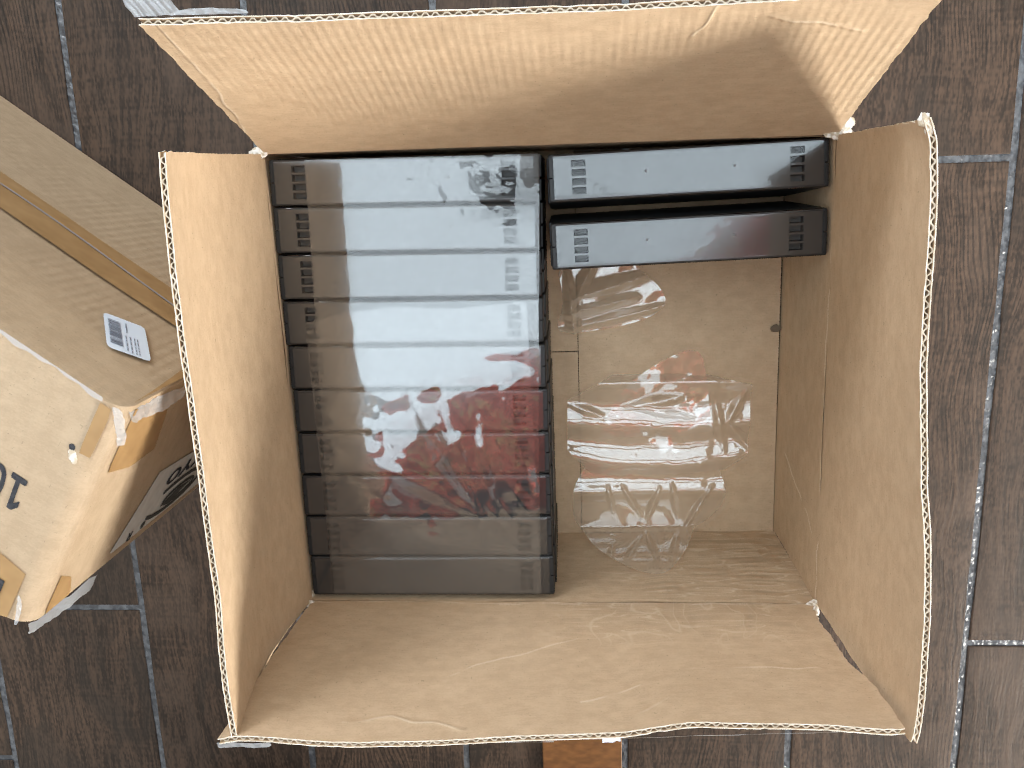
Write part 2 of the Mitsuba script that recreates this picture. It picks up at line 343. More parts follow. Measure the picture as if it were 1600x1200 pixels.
def creases(p, items):
    """sum of tent-shaped folds: (centre, direction degrees, half length, width, height)"""
    h = 0
    for (cx, cy), deg, ln, w, a in items:
        c, s = math.cos(math.radians(deg)), math.sin(math.radians(deg))
        x, y = p[:, 0] - cx, p[:, 1] - cy
        al, pe = x * c + y * s, -x * s + y * c
        h = h + a * np.maximum(0, 1 - np.abs(pe) / (w * (1 - 0.6 * np.clip(np.abs(al) / ln, 0, 1)))) * np.clip(1 - np.abs(al) / ln, 0, 1) ** 0.7
    return h

def n2(p, s, seed=0, oct=3):
    return meshkit.fbm(np.column_stack([p[:, :2] * s, np.full(len(p), 0.37 * seed)]), oct, seed) - 0.5

def scrap(center, size, seed, flat=0.45):
    m = trimesh.creation.icosphere(3)
    v = m.vertices
    r = 0.45 + 1.1 * meshkit.fbm(v * 1.7 + seed, 3, seed)
    v = v * r[:, None] * np.array([1, 1, flat]) * np.asarray(size) + center
    return tm(v, m.faces)

def hullmesh(pts):
    h = m3.Manifold.hull_points(np.asarray(pts, float)).to_mesh()
    return tm(h.vert_properties[:, :3], h.tri_verts)

def rbox(lo, hi, r, seg=3):
    """box with rounded edges"""
    lo, hi = np.asarray(lo, float), np.asarray(hi, float)
    s = m3.Manifold.sphere(r, 4 * seg)
    parts = [s.translate([(hi if k & 1 else lo)[0] + (-r if k & 1 else r), (hi if k & 2 else lo)[1] + (-r if k & 2 else r), (hi if k & 4 else lo)[2] + (-r if k & 4 else r)]) for k in range(8)]
    return m3.Manifold.batch_hull(parts)

# ------------------------------------------------------------------ floor of wood-look tiles
PITCH, OFF, PHI = 0.1652, -0.5944, -0.0093
fx = np.array([math.cos(PHI), math.sin(PHI)])      # across the planks
fy = np.array([-math.sin(PHI), math.cos(PHI)])     # along them
rng = np.random.default_rng(4)
g = 1.7
scene['floor'] = mikit.ply(tm([[-g, -g, -0.0018], [g, -g, -0.0018], [g, g, -0.0018], [-g, g, -0.0018]], [[0, 1, 2], [0, 2, 3]]), 'mat_grout', uv=np.array([[-g, -g], [g, -g], [g, g], [-g, g]]))
note('floor', 'dark brown wood-look tile floor with grey grout', None, None, 'structure')
used['floor'] = 1
JOINT = {-1: -0.4392, 0: -0.2597, 1: 0.46, 2: 0.02, 3: 0.52, 4: -0.02, 5: 0.1645, 6: -0.2947, 7: 0.3}
PL, GR = 0.920, 0.0060
for k in range(-5, 12):
    j0 = JOINT.get(k, float(rng.uniform(-.4, .4)))
    for r in range(-3, 3):
        y0, y1 = j0 + r * PL, j0 + (r + 1) * PL
        if y1 < -1.5 or y0 > 1.5:
            continue
        x0, x1 = OFF + k * PITCH + GR / 2, OFF + (k + 1) * PITCH - GR / 2
        ya, yb = y0 + GR / 2, y1 - GR / 2
        nx, ny, c = 10, 60, 0.0011
        xs = np.r_[x0, np.linspace(x0 + c, x1 - c, nx), x1]
        ys = np.r_[ya, np.linspace(ya + c, yb - c, ny), yb]
        X, Y = np.meshgrid(xs, ys, indexing='ij')
        Z = np.zeros_like(X)
        edge = np.zeros_like(X, bool)
        edge[[0, -1]] = True
        edge[:, [0, -1]] = True
        Z[edge] = -0.0012
        q = np.stack([X.ravel(), Y.ravel(), Z.ravel() + k], -1)
        wob = (meshkit.fbm(q * np.array([30, 30, 1]), 3, k + 20) - 0.5).reshape(X.shape)
        X = X + np.where(edge, wob * 0.0022, 0)
        P = np.stack([X[..., None] * fx + Y[..., None] * fy], 0)[0]
        V = np.concatenate([P, Z[..., None]], -1).reshape(-1, 3)
        # skirts down into the joint
        f = quads(len(xs), len(ys))
        uv = np.stack([X.ravel() + rng.uniform(0, 40), Y.ravel() + rng.uniform(0, 40)], -1)
        put('plank', mikit.ply(tm(V, f), 'mat_plank', smooth=True, uv=uv), 'floor')

# ------------------------------------------------------------------ open cardboard box
BOX = 'cardboard_box'
note(BOX, 'open brown corrugated cardboard box holding the black cases', 'cardboard box')
ZR = 0.1365
TL, TR, BR, BL = (-0.2095, 0.1838, ZR), (0.2090, 0.1806, ZR), (0.2085, -0.1841, ZR), (-0.2062, -0.1788, ZR)
fTL, fTR, fBR, fBL = (-0.2100, 0.1838, 0.002), (0.2062, 0.1806, 0.002), (0.2044, -0.1752, 0.002), (-0.2062, -0.1765, 0.002)
LEFT_OUT = [(-0.1994,0.1795,0.3208),(-0.2008,0.1583,0.3208),(-0.2015,0.1308,0.3208),(-0.2015,0.088,0.3208),(-0.2006,0.0509,0.3208),(-0.1998,-0.011,0.3208),(-0.2004,-0.0681,0.3208),(-0.2023,-0.1326,0.3208),(-0.1997,-0.1785,0.3208)]
RIGHT_OUT = [(0.1974,0.179,0.3208),(0.2015,0.1656,0.3208),(0.2035,0.1269,0.3208),(0.2045,0.0935,0.3208),(0.204,0.0555,0.3208),(0.2056,0.0269,0.3208),(0.2083,-0.0137,0.3208),(0.2129,-0.052,0.3208),(0.2169,-0.112,0.3208),(0.2166,-0.1454,0.3208),(0.2153,-0.1711,0.3208),(0.2134,-0.1811,0.3208)]
BOT_OUT = [(-0.2106,-0.1803,0.321),(-0.1979,-0.1784,0.321),(-0.1263,-0.1807,0.321),(-0.0756,-0.1795,0.321),(-0.0256,-0.1765,0.321),(-0.0082,-0.1755,0.321),(0.0408,-0.174,0.321),(0.0649,-0.1703,0.321),(0.0891,-0.1676,0.321),(0.1128,-0.1683,0.321),(0.1485,-0.1682,0.321),(0.1658,-0.1685,0.321),(0.2041,-0.1705,0.321),(0.21,-0.1696,0.321)]
TOP_OUT = [(-0.21,0.2464,0.31),(-0.1985,0.2459,0.31),(-0.1548,0.245,0.31),(-0.0947,0.2431,0.31),(-0.0438,0.2418,0.31),(0.0063,0.2403,0.31),(0.0557,0.2398,0.31),(0.0883,0.24,0.31),(0.1154,0.2405,0.31),(0.1524,0.2408,0.31),(0.2079,0.2392,0.31)]

def wavy(amp, su, sv, seed):
    def f(u, v):
        p = np.stack([u * su, v * sv, u * 0 + seed], -1)
        return amp * (meshkit.fbm(p, 3, seed) - 0.5) * 2 * np.clip(v * 4, 0, 1)
    return f
bf = lambda u, v: wavy(0.0022, 4, 3, 3)(u, v) + 0.003 * np.sin(PI * v)
lf = lambda u, v: wavy(0.0016, 4, 3, 5)(u, v) - 0.0075 * np.sin(PI * np.clip(v, 0, 1)) ** 1.3
rf = lambda u, v: wavy(0.0018, 4, 3, 8)(u, v)
tf = lambda u, v: wavy(0.0014, 5, 3, 11)(u, v)

def end_wob(lo, hi, amp, seed, L):
    """ragged ends of a flap: u is pulled in by lo(v) and hi(v) metres"""
    def cut(u, v):
        r = lambda s: (meshkit.fbm(np.stack([v * 40, v * 0 + s, v * 0], -1), 3, seed) - 0.5) * 2 * amp
        a, b = (lo(v) + r(1)) / L, (hi(v) + r(9)) / L
        return np.clip(a + u * (1 - a - b), -0.02, 1.02)
    return cut
zero = lambda v: v * 0
# walls: seen from inside
def wall(f0, f1, t0, t1, mat, flip, seed, bulge=None):
    return board(BOX, 'wall', Sheet([f0, f1], [t0, t1], bulge or wavy(0.0012, 5, 3, seed), flip=flip), mat, 60, 20, rag=0, seed=seed, flute=False)
wall(fTL, fTR, TL, TR, 'mat_kraft', False, 2)
wall(fTR, fBR, TR, BR, 'mat_kraft_scratched', False, 3)
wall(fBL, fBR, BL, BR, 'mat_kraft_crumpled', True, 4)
wall(fTL, fBL, TL, BL, 'mat_kraft', True, 6)
# flaps
board(BOX, 'flap', Sheet([TL, TR], TOP_OUT, tf, flip=False, end_cut=end_wob(lambda v: 0.0015 * (v < 0.3), zero, 0.0011, 3, 0.418)), 'mat_kraft_ridged', 160, 50, seed=3,
      label='far flap of the box, brightly lit at its right corner')
board(BOX, 'flap', Sheet([TR, BR], RIGHT_OUT, rf, flip=False, end_cut=end_wob(zero, lambda v: 0.001 + 0 * v, 0.0007, 5, 0.364)), 'mat_kraft', 150, 40, seed=5, label='right flap of the box, in its own shade')
slot = lambda v: 0.0082 * np.exp(-((v - 0.36) / 0.30) ** 4)
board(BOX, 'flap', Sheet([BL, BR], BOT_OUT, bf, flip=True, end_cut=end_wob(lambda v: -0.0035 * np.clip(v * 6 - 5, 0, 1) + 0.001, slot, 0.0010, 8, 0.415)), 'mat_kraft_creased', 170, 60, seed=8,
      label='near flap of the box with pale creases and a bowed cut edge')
board(BOX, 'flap', Sheet([TL, BL], LEFT_OUT, lf, flip=True, end_cut=end_wob(zero, zero, 0.0007, 12, 0.363)), 'mat_kraft', 150, 40, seed=12, label='left flap of the box, lit along its top')
# bottom of the box: one wide panel and two narrow ones left of it
def panel(x0, x1, y0, y1, z, seed, tilt=0.0):
    sh = Sheet([(x0, y0, z), (x1, y0, z + tilt)], [(x0, y1, z), (x1, y1, z + tilt)], wavy(0.0008, 4, 4, seed))
    return board(BOX, 'floor_panel', sh, 'mat_kraft', 40, 40, rag=0.0003, seed=seed, flute=False)
panel(0.0232, 0.2040, -0.1755, 0.1790, 0.0062, 21)
panel(-0.2055, 0.0226, -0.1760, 0.0020, 0.0052, 22)
panel(-0.2055, 0.0226, 0.0032, 0.1830, 0.0058, 23)
# torn paper at the corners
put('torn_corner', mikit.ply(scrap((-0.2115, 0.1850, 0.139), (0.006, 0.004, 0.004), 2), 'mat_torn'), BOX)
put('torn_corner', mikit.ply(trimesh.util.concatenate([scrap((0.2105, 0.1820, 0.140), (0.007, 0.005, 0.004), 4), scrap((0.2045, 0.1815, 0.139), (0.005, 0.003, 0.003), 9), scrap((0.2120, 0.1878, 0.146), (0.005, 0.005, 0.004), 6)]), 'mat_torn'), BOX)
put('torn_corner', mikit.ply(trimesh.util.concatenate([scrap((0.1985, 0.1795, 0.3190), (0.0028, 0.0034, 0.003), 5), scrap((0.2015, 0.1745, 0.3185), (0.0022, 0.004, 0.003), 7)]), 'mat_torn'), BOX)
put('torn_corner', mikit.ply(trimesh.util.concatenate([scrap((0.2065, -0.1835, 0.140), (0.0055, 0.004, 0.004), 3), scrap((0.2052, -0.1838, 0.150), (0.0025, 0.004, 0.006), 13)]), 'mat_torn'), BOX)
put('torn_corner', mikit.ply(trimesh.util.concatenate([scrap((-0.2055, -0.1800, 0.140), (0.004, 0.003, 0.004), 14), scrap((-0.2072, -0.1770, 0.128), (0.002, 0.004, 0.008), 15)]), 'mat_torn'), BOX)
sl = []
for k in range(9):
    f_ = 0.03 + 0.062 * k
    z_ = ZR + 0.1845 * f_
    sl.append(scrap((0.2085 - 0.0082 * math.exp(-((f_ - 0.36) / 0.30) ** 4) + 0.0003, -0.1841 + 0.0145 * f_, z_), (0.0010, 0.0008, 0.0055), 40 + k))
put('torn_edge', mikit.ply(trimesh.util.concatenate(sl), 'mat_torn'), BOX, 'pale torn paper along the slit between the near and right flaps')
sm = scrap((0.2002, 0.0195, 0.0085), (0.0045, 0.0032, 0.0012), 33, 0.4)
scene['mat_scuff'] = {'type': 'twosided', 'bsdf': {'type': 'diffuse', 'reflectance': rgb(0.16, 0.125, 0.09)}}
put('scuff', mikit.ply(sm, 'mat_scuff'), BOX)
# clear tape left on the flaps
def ribbon(a, b, w, seed, nrm, wave=0.0012, n=40, taper=0.3):
    """a strip from a to b, w (vector) wide, with a wavy free edge"""
    a, b, w, nrm = (np.asarray(x, float) for x in (a, b, w, nrm))
    t = np.linspace(0, 1, n)
    k = (0.75 + 0.5 * meshkit.fbm(np.stack([t * 4, t * 0 + seed, t * 0], -1), 3, seed)) * (1 - taper + taper * np.sin(PI * t) ** 0.4)
    rows = []
    for s in (0, 0.33, 0.66, 1.0):
        wob = (meshkit.fbm(np.stack([t * 9, t * 0 + s * 3, t * 0 + seed], -1), 3, seed) - 0.5) * 2 * wave
        rows.append(a + (b - a) * t[:, None] + w * (s * k)[:, None] + nrm * wob[:, None])
    return tm(np.stack(rows, 1).reshape(-1, 3), quads(n, 4))
put('clear_tape', mikit.ply(trimesh.util.concatenate([ribbon((-0.186, 0.2500, 0.3098), (-0.2125, 0.2500, 0.3090), (-0.008, 0.013, 0.002), 3, (0, 0, 1), 0.002, taper=0.35),
                                                     ribbon((-0.150, 0.2488, 0.3098), (-0.192, 0.2497, 0.3098), (0.0, 0.0030, 0.0005), 6, (0, 0, 1), 0.0008, taper=0.8)]), 'mat_hazy_tape', smooth=True), BOX, 'wrinkled clear tape hanging off the far left corner')
put('clear_tape', mikit.ply(trimesh.util.concatenate([ribbon((-0.155, -0.1843, 0.3195), (0.000, -0.1812, 0.3195), (0, -0.0034, -0.004), 4, (0, -.3, 1), 0.0008),
                                                     ribbon((0.000, -0.1805, 0.3195), (0.185, -0.1735, 0.3195), (0, -0.0024, -0.004), 5, (0, -.3, 1), 0.0006),
                                                     ribbon((-0.2140, -0.1830, 0.3205), (-0.180, -0.1830, 0.3195), (0, -0.0055, -0.003), 9, (0, -.3, 1), 0.001)]), 'mat_hazy_tape', smooth=True), BOX)
put('tape_tab', mikit.ply(ribbon((0.0300, -0.1783, 0.3190), (0.0412, -0.1775, 0.3190), (0, -0.0055, -0.002), 8, (0, 0, 1), 0.0003, n=12, taper=0.0), 'mat_sticker', smooth=True), BOX, 'small pale blue tag under the near flap')

# ------------------------------------------------------------------ black cases
ZT = 0.1330
CL = [(-0.2097,0.1807),(-0.209,0.1449),(-0.2096,0.1097),(-0.2088,0.0733),(-0.2072,0.0378),(-0.2076,0.0024),(-0.2058,-0.0331),(-0.2066,-0.0689),(-0.2063,-0.105),(-0.2063,-0.1402),(-0.2047,-0.1756)]
CR = [(-0.0035,0.1762),(-0.0036,0.1416),(-0.0037,0.1053),(-0.0043,0.0709),(-0.0044,0.0343),(-0.002,-0.0014),(-0.0029,-0.0362),(-0.0024,-0.0713),(-0.0024,-0.1072),(-0.0028,-0.1423),(-0.0006,-0.1765)]
HX, HT, ZB = 0.1015, 0.0173, 0.0072
HH = ZT - ZB
def case_body():
    """Closed case standing on its fore edge: x along the spine, top at z = HH."""
    upper = rbox((-HX, -HT, 0.0), (HX, HT, HH), 0.0016)
    cuts = []
    for cx in (-0.0790, 0.0790):
        for k in range(4):
            cy = (k - 1.5) * 0.0066
            cuts.append(rbox((cx - 0.0052, cy - 0.0025, HH - 0.0075), (cx + 0.0050, cy + 0.0024, HH + 0.004), 0.0006, 2))
    # seam grooves along both ends and hinge lines along both long edges
    for s in (-1, 1):
        cuts.append(m3.Manifold.cube([0.0009, 0.05, 0.3], True).translate([s * (HX - 0.0034), 0, HH - 0.0005 + 0.15]))
        cuts.append(m3.Manifold.cube([0.3, 0.0005, 0.002], True).translate([0, s * (HT - 0.0026), HH]))
        cuts.append(m3.Manifold.cube([0.006, 0.0008, 0.2], True).translate([s * HX, 0, HH / 2 - 0.02]))
        cuts.append(m3.Manifold.cube([0.0024, 0.05, 0.2], True).translate([s * (HX + 0.0004), 0, HH - 0.018 - 0.1 + 0.0]).translate([0, 0, 0]))
    body = upper - m3.Manifold.cube([2 * HX - 0.0076, 2 * HT - 0.0030, 0.0012], True).translate([0, 0, HH - 0.0006])
    for c in cuts:
        body = body - c
    # the rim of the two shells at the ends, a little prouder than the spine
    for s in (-1, 1):
        body = body + rbox((s * HX - 0.0014, -HT * 0.98, 0.004), (s * HX + 0.0014, -0.0008, HH - 0.022), 0.0006, 2)
        body = body + rbox((s * HX - 0.0014, 0.0008, 0.004), (s * HX + 0.0014, HT * 0.98, HH - 0.022), 0.0006, 2)
    m = body.to_mesh()
    return tm(m.vert_properties[:, :3], m.tri_verts)
def case_spine():
    p = m3.Manifold.cube([2 * HX - 0.0080, 2 * HT - 0.0034, 0.0011], True).translate([0, 0, HH - 0.0005])
    for cx in (-0.0790, 0.0790):
        for k in range(4):
            p = p - m3.Manifold.cube([0.0104, 0.0050, 0.02], True).translate([cx, (k - 1.5) * 0.0066, HH])
    m = p.to_mesh()
    return tm(m.vert_properties[:, :3], m.tri_verts)
SPINE = mikit.ply(case_spine(), 'mat_spine', smooth=30)
CASE = mikit.ply(case_body(), 'mat_black_plastic', smooth=30)
scene['mat_pin'] = {'type': 'twosided', 'bsdf': {'type': 'principled', 'base_color': rgb(0.16, 0.165, 0.17), 'roughness': 0.35, 'specular': 0.5}}  # paler than the case: the sky glint on the pins is in this colour
PIN = mikit.ply(trimesh.creation.icosphere(2, 0.0010), 'mat_pin', smooth=True)

def sleeve(seed):
    """the clear cover film over the spine, bent down over both long edges"""
    nx, ny = 110, 22
    x = np.linspace(-HX + 0.0040, HX - 0.0040, nx)
    s = np.linspace(-1, 1, ny)
    X, S = np.meshgrid(x, s, indexing='ij')
    Y = S * (HT + 0.0002)
    p = np.stack([X.ravel(), Y.ravel()], 1)
    z = HH + 0.0006 + (0.00075 * n2(p, 22, seed, 2) + 0.00010 * n2(p, 130, seed + 5, 2)).reshape(X.shape) * np.clip((1 - np.abs(S)) * 5, 0, 1)
    if seed == 51:
        z = z + 0.0011 * (n2(p, 75, 5, 3) + 0.35).reshape(X.shape) * np.clip((-0.035 - X) / 0.03, 0, 1) * np.clip((1 - np.abs(S)) * 4, 0, 1)
    z = z - 0.0017 * np.clip((np.abs(S) - 0.90) / 0.10, 0, 1) ** 2
    return tm(np.stack([X, Y, np.maximum(z, HH + 0.0002 - 0.0017 * np.clip((np.abs(S) - 0.90) / 0.10, 0, 1) ** 2)], -1).reshape(-1, 3), quads(nx, ny))

ORD = ['topmost', 'second', 'third', 'fourth', 'fifth', 'sixth', 'seventh', 'eighth', 'ninth', 'bottommost']
def make_case(x, y, ang, seed, label, group, z=ZB, lean=0.0):
    key = newkey('black_case')
    m = T().translate([x, y, z]).rotate([0, 0, 1], ang)
    if lean:
        m = m @ T().translate([0, 0, HH]).rotate([1, 0, 0], lean).translate([0, 0, -HH])
    scene[key + '__shell'] = {**CASE, 'to_world': m}
    scene[key + '__spine'] = {**SPINE, 'to_world': m}
    scene[key + '__sleeve'] = {**mikit.ply(sleeve(seed), 'mat_sleeve', smooth=True), 'to_world': m}
    for k, px in enumerate((-0.030, 0.034)):
        scene[key + '__pin_mark' + ('' if k == 0 else '_001')] = {**PIN, 'to_world': m @ T().translate([px, 0.0015, HH + 0.0001])}
    note(key, label, 'plastic case', group)
for i in range(10):
    c = (np.array(CL[i]) + CR[i] + CL[i + 1] + CR[i + 1]) / 4
    d = (np.array(CR[i]) - CL[i] + CR[i + 1] - CL[i + 1]) / 2
    lab = {0: 'black plastic case at the far end of the left row, against the far flap',
           9: 'black plastic case at the near end of the left row, closest to the near flap'}.get(i, f'{ORD[i]} black plastic case of the left row, counted from the far flap')
    make_case(c[0] + 0.0005, c[1], math.degrees(math.atan2(d[1], d[0])), 30 + i, lab, 'black plastic cases in the left row', ZB - 0.0001 * (i % 3))
make_case(0.1040, 0.1600, 1.15, 51, 'black plastic case on the right, in the far right corner of the box', 'black plastic cases on the right', lean=-4.2)
make_case(0.1048, 0.1100, 1.30, 52, 'black plastic case on the right, nearer of the two, beside the empty space', 'black plastic cases on the right', lean=1.0)

# ------------------------------------------------------------------ loose clear sheets on the left row
CRA = [((-0.085, -0.055), 118, 0.055, 0.012, 0.0030), ((-0.070, -0.050), 110, 0.045, 0.010, 0.0028), ((-0.050, -0.060), 100, 0.05, 0.010, 0.0026), ((-0.035, -0.080), 122, 0.05, 0.012, 0.0024),
       ((-0.105, -0.080), 150, 0.05, 0.010, 0.0022), ((-0.062, -0.105), 95, 0.05, 0.005, 0.0012), ((-0.045, -0.11), 125, 0.04, 0.005, 0.0012), ((-0.025, -0.055), 104, 0.05, 0.010, 0.0026), ((-0.095, -0.03), 115, 0.04, 0.010, 0.0024),
       ((-0.068, -0.078), 118, 0.012, 0.0016, 0.0016), ((-0.060, -0.083), 110, 0.010, 0.0016, 0.0014), ((-0.040, -0.10), 120, 0.02, 0.0016, 0.0008)]
def zA(p):
    rows = 0.00010 * np.cos(p[:, 1] * 2 * PI / 0.0355)
    mess = 0.0024 * np.clip((p[:, 1] - 0.124) / 0.03, 0, 1) * np.clip((p[:, 0] + 0.130) / 0.03, 0, 1) * n2(p, 62, 6, 3)
    fold = 0.009 * np.clip((p[:, 0] + 0.024 + 0.14 * (0.128 - p[:, 1])) / 0.03, 0, 1) * np.clip((p[:, 1] - 0.128) / 0.045, 0, 1)
    return ZT + 0.0019 + rows + 0.0016 * n2(p, 8, 1, 2) + 0.00018 * n2(p, 60, 2, 2) + 0.30 * creases(p, CRA) + 0.0020 * np.clip((0.02 - p[:, 1]) / 0.03, 0, 1) * np.clip((p[:, 1] + 0.16) / 0.05, 0, 1) * n2(p, 30, 8, 3) + mess + fold
def zB(p):
    return zA(p) + 0.0012 + 0.0008 * n2(p, 12, 4, 2) + 0.12 * creases(p + 0.004, CRA)
A_OUT = [(-0.1785, 0.1785), (-0.0034, 0.1761), (-0.0105, -0.030), (-0.0127, -0.1748), (-0.1859, -0.1736), (-0.1845, -0.07)]
B_OUT = [(-0.1891, 0.056), (-0.160, 0.063), (-0.12, 0.0665), (-0.07, 0.064), (-0.0167, 0.068), (-0.0150, -0.02), (-0.0126, -0.1729), (-0.1864, -0.1717), (-0.1880, -0.05)]
put('clear_sheet', mikit.ply(film_mesh(A_OUT, 0.0017, zA, 1), 'mat_film', smooth=True), None, 'large clear plastic sheet lying over the whole left row of black cases', 'plastic sheet')
put('clear_sheet', mikit.ply(film_mesh(B_OUT, 0.0017, zB, 2), 'mat_film', smooth=True), None, 'shorter clear plastic sheet over the near two thirds of the left row', 'plastic sheet')

# loose film in the empty part of the box
def chaikin(pts, n=3):
    p = np.asarray(pts, float)
    for _ in range(n):
        q = np.roll(p, -1, 0)
        p = np.stack([0.75 * p + 0.25 * q, 0.25 * p + 0.75 * q], 1).reshape(-1, 2)
    return [tuple(x) for x in p]
def zbase(p):
    """floor of the box and, past it, the foot of the near wall"""
    return 0.0095 + np.clip(-0.167 - p[:, 1], 0, 1) * 8.0
def zF1(p):
    cr = [((0.030, 0.045), 10, 0.05, 0.010, 0.016), ((0.040, 0.060), 15, 0.06, 0.010, 0.014), ((0.018, 0.040), 95, 0.04, 0.008, 0.014), ((0.055, 0.035), 12, 0.06, 0.006, 0.008), ((0.03, 0.07), 60, 0.03, 0.007, 0.010)]
    return 0.013 + 0.004 + 0.006 * n2(p, 30, 3, 3) + creases(p, cr)
def zF2(p):
    st = np.sin(p[:, 1] * 2 * PI / 0.034 + 5 * n2(p, 9, 3, 2))
    cr = [((0.165, -0.050), 60, 0.02, 0.006, 0.006), ((0.170, -0.080), 130, 0.02, 0.006, 0.006), ((0.15, -0.065), 100, 0.03, 0.006, 0.005), ((0.028, -0.05), 160, 0.02, 0.006, 0.005)]
    return 0.017 + 0.0022 * st + 0.006 * n2(p, 18, 5, 3) + 0.003 * np.exp(-((p[:, 1] + 0.025) / 0.004) ** 2) + creases(p, cr) * 0.7 + 0.0008 * n2(p, 110, 2, 2)
def zF3(p):
    cr = [((0.110, -0.140), 100, 0.02, 0.004, 0.006), ((0.090, -0.143), 70, 0.02, 0.004, 0.006), ((0.070, -0.140), 120, 0.02, 0.004, 0.005), ((0.130, -0.150), 60, 0.03, 0.004, 0.006), ((0.05, -0.138), 100, 0.015, 0.004, 0.004),
          ((0.09, -0.045), 10, 0.03, 0.008, 0.006), ((0.10, -0.055), 170, 0.03, 0.006, 0.005)]
    return zbase(p) + 0.0024 + 0.007 * (n2(p, 20, 9, 2) + 0.5) + 0.0008 * n2(p, 90, 12, 2) + 0.004 * np.exp(-((p[:, 1] + 0.130) / 0.007) ** 2) + 0.8 * creases(p, cr)
F1 = [(0.0035, 0.090), (0.060, 0.090), (0.078, 0.079), (0.105, 0.052), (0.094, 0.036), (0.060, 0.026), (0.0097, 0.0205), (0.003, 0.030), (0.012, 0.050)]
F2 = [(0.0125, -0.0163), (0.1790, -0.0200), (0.1780, -0.055), (0.1755, -0.1090), (0.100, -0.1150), (0.0100, -0.1120)]
F3 = [(0.112, 0.0020), (0.134, 0.0040), (0.1390, -0.0275), (0.142, -0.060), (0.1500, -0.105), (0.1603, -0.1385), (0.1420, -0.1600), (0.122, -0.1705), (0.0980, -0.1765), (0.0832, -0.1772), (0.0600, -0.1755), (0.0250, -0.1700), (0.0150, -0.160), (0.0140, -0.1290), (0.0220, -0.115), (0.040, -0.080), (0.060, -0.030)]
put('clear_film', mikit.ply(film_mesh(chaikin(F1, 2), 0.0014, zF1, 3), 'mat_clear_film', smooth=True), None, 'crumpled clear plastic film sticking out from under the nearer right case', 'plastic film')
put('clear_film', mikit.ply(film_mesh(chaikin(F3), 0.0014, zF3, 4), 'mat_clear_film', smooth=True), None, 'clear plastic film with a rounded end reaching the near wall of the box', 'plastic film')
put('clear_film', mikit.ply(film_mesh(chaikin(F2, 1), 0.0014, zF2, 5), 'mat_clear_film', smooth=True), None, 'rectangular clear plastic film lying across the middle of the empty box floor', 'plastic film')

# ------------------------------------------------------------------ sealed carton on the left
CT = 'sealed_carton'
note(CT, 'taped brown carton standing on the floor left of the open box', 'carton')
cT, cU = np.array([-0.2210, 0.0466]), np.array([-0.2983, -0.0841])
ca, cb = np.array([-0.7956, 0.6058]), np.array([-0.5096, -0.8604])
CZ, CLEN, CW = 0.360, 0.46, 0.1519
nP, nR = np.array([0.6058, 0.7956]), np.array([0.8604, -0.5096])    # outward normals of the long side and of the end
def cp(s, t, z):
    xy = cT + ca * s + cb * t
    return np.array([xy[0], xy[1], z])
def carton_body():
    parts = []
    for s in (0, CLEN):
        for t in (0, CW):
            for z in (0.002, CZ):
                top_end = z == CZ and s == 0
                r = 0.013 if top_end else 0.004
                ds = r if s == 0 else -r
                dt = r if t == 0 else -r
                if top_end:
                    for tt in (0.004, CW - 0.004):
                        pass
                q = cp(s + ds, t + (0.004 if t == 0 else -0.004) * 1.15, z + (0.004 if z < 0.1 else -r))
                if top_end:
                    ring = m3.Manifold.cylinder(0.004, r, r, 32, True).rotate([90, 0, 0]).rotate([0, 0, math.degrees(math.atan2(cb[1], cb[0])) + 90])
                    parts.append(ring.translate(q.tolist()))
                else:
                    parts.append(m3.Manifold.sphere(r, 16).translate(q.tolist()))
    m = m3.Manifold.batch_hull(parts).to_mesh()
    return tm(m.vert_properties[:, :3], m.tri_verts)
A3, B3 = np.r_[ca, 0], np.r_[cb, 0]
def carton_uv(v, n):
    d = v - np.r_[cT, 0]
    s, t = d @ A3, d @ B3
    onP, onR = np.abs(n @ np.r_[nP, 0]) > 0.6, np.abs(n @ np.r_[nR, 0]) > 0.6
    top = np.abs(n[:, 2]) > 0.7
    u = np.where(top, s, np.where(onP, s, t))
    w = np.where(top, t + 1, np.where(onP, v[:, 2], v[:, 2] + 2))
    return np.stack([u, w], 1)
put('body', shape_uv(carton_body(), 'mat_carton', carton_uv, False), CT)

def on_face(face, off):
    """maps (a, b) metres to a point on a face of the carton: P long side (s, z), Q top (s, t), R end (t, z)"""
    if face == 'P':
        return lambda a, b: cp(a, 0, b) + np.r_[nP, 0] * off
    if face == 'Q':
        return lambda a, b: cp(a, b, CZ + off)
    return lambda a, b: cp(0, a, b) + np.r_[nR, 0] * off
def decal(face, outline, off, mat, name, label=None, res=0.006, wave=0.0):
    pg = [tuple(p) for p in outline]
    m = film_mesh(pg, res, lambda p: p[:, 0] * 0, 3)
    f = on_face(face, off)
    v = np.array([f(a, b) for a, b in m.vertices[:, :2]])
    if wave:
        nn = {'P': np.r_[nP, 0], 'Q': np.array([0, 0, 1.0]), 'R': np.r_[nR, 0]}[face]
        v = v + nn * (wave * (meshkit.fbm(v * 40, 3, 3)))[:, None]
    return put(name, mikit.ply(tm(v, m.faces), mat, smooth=True), CT, label)
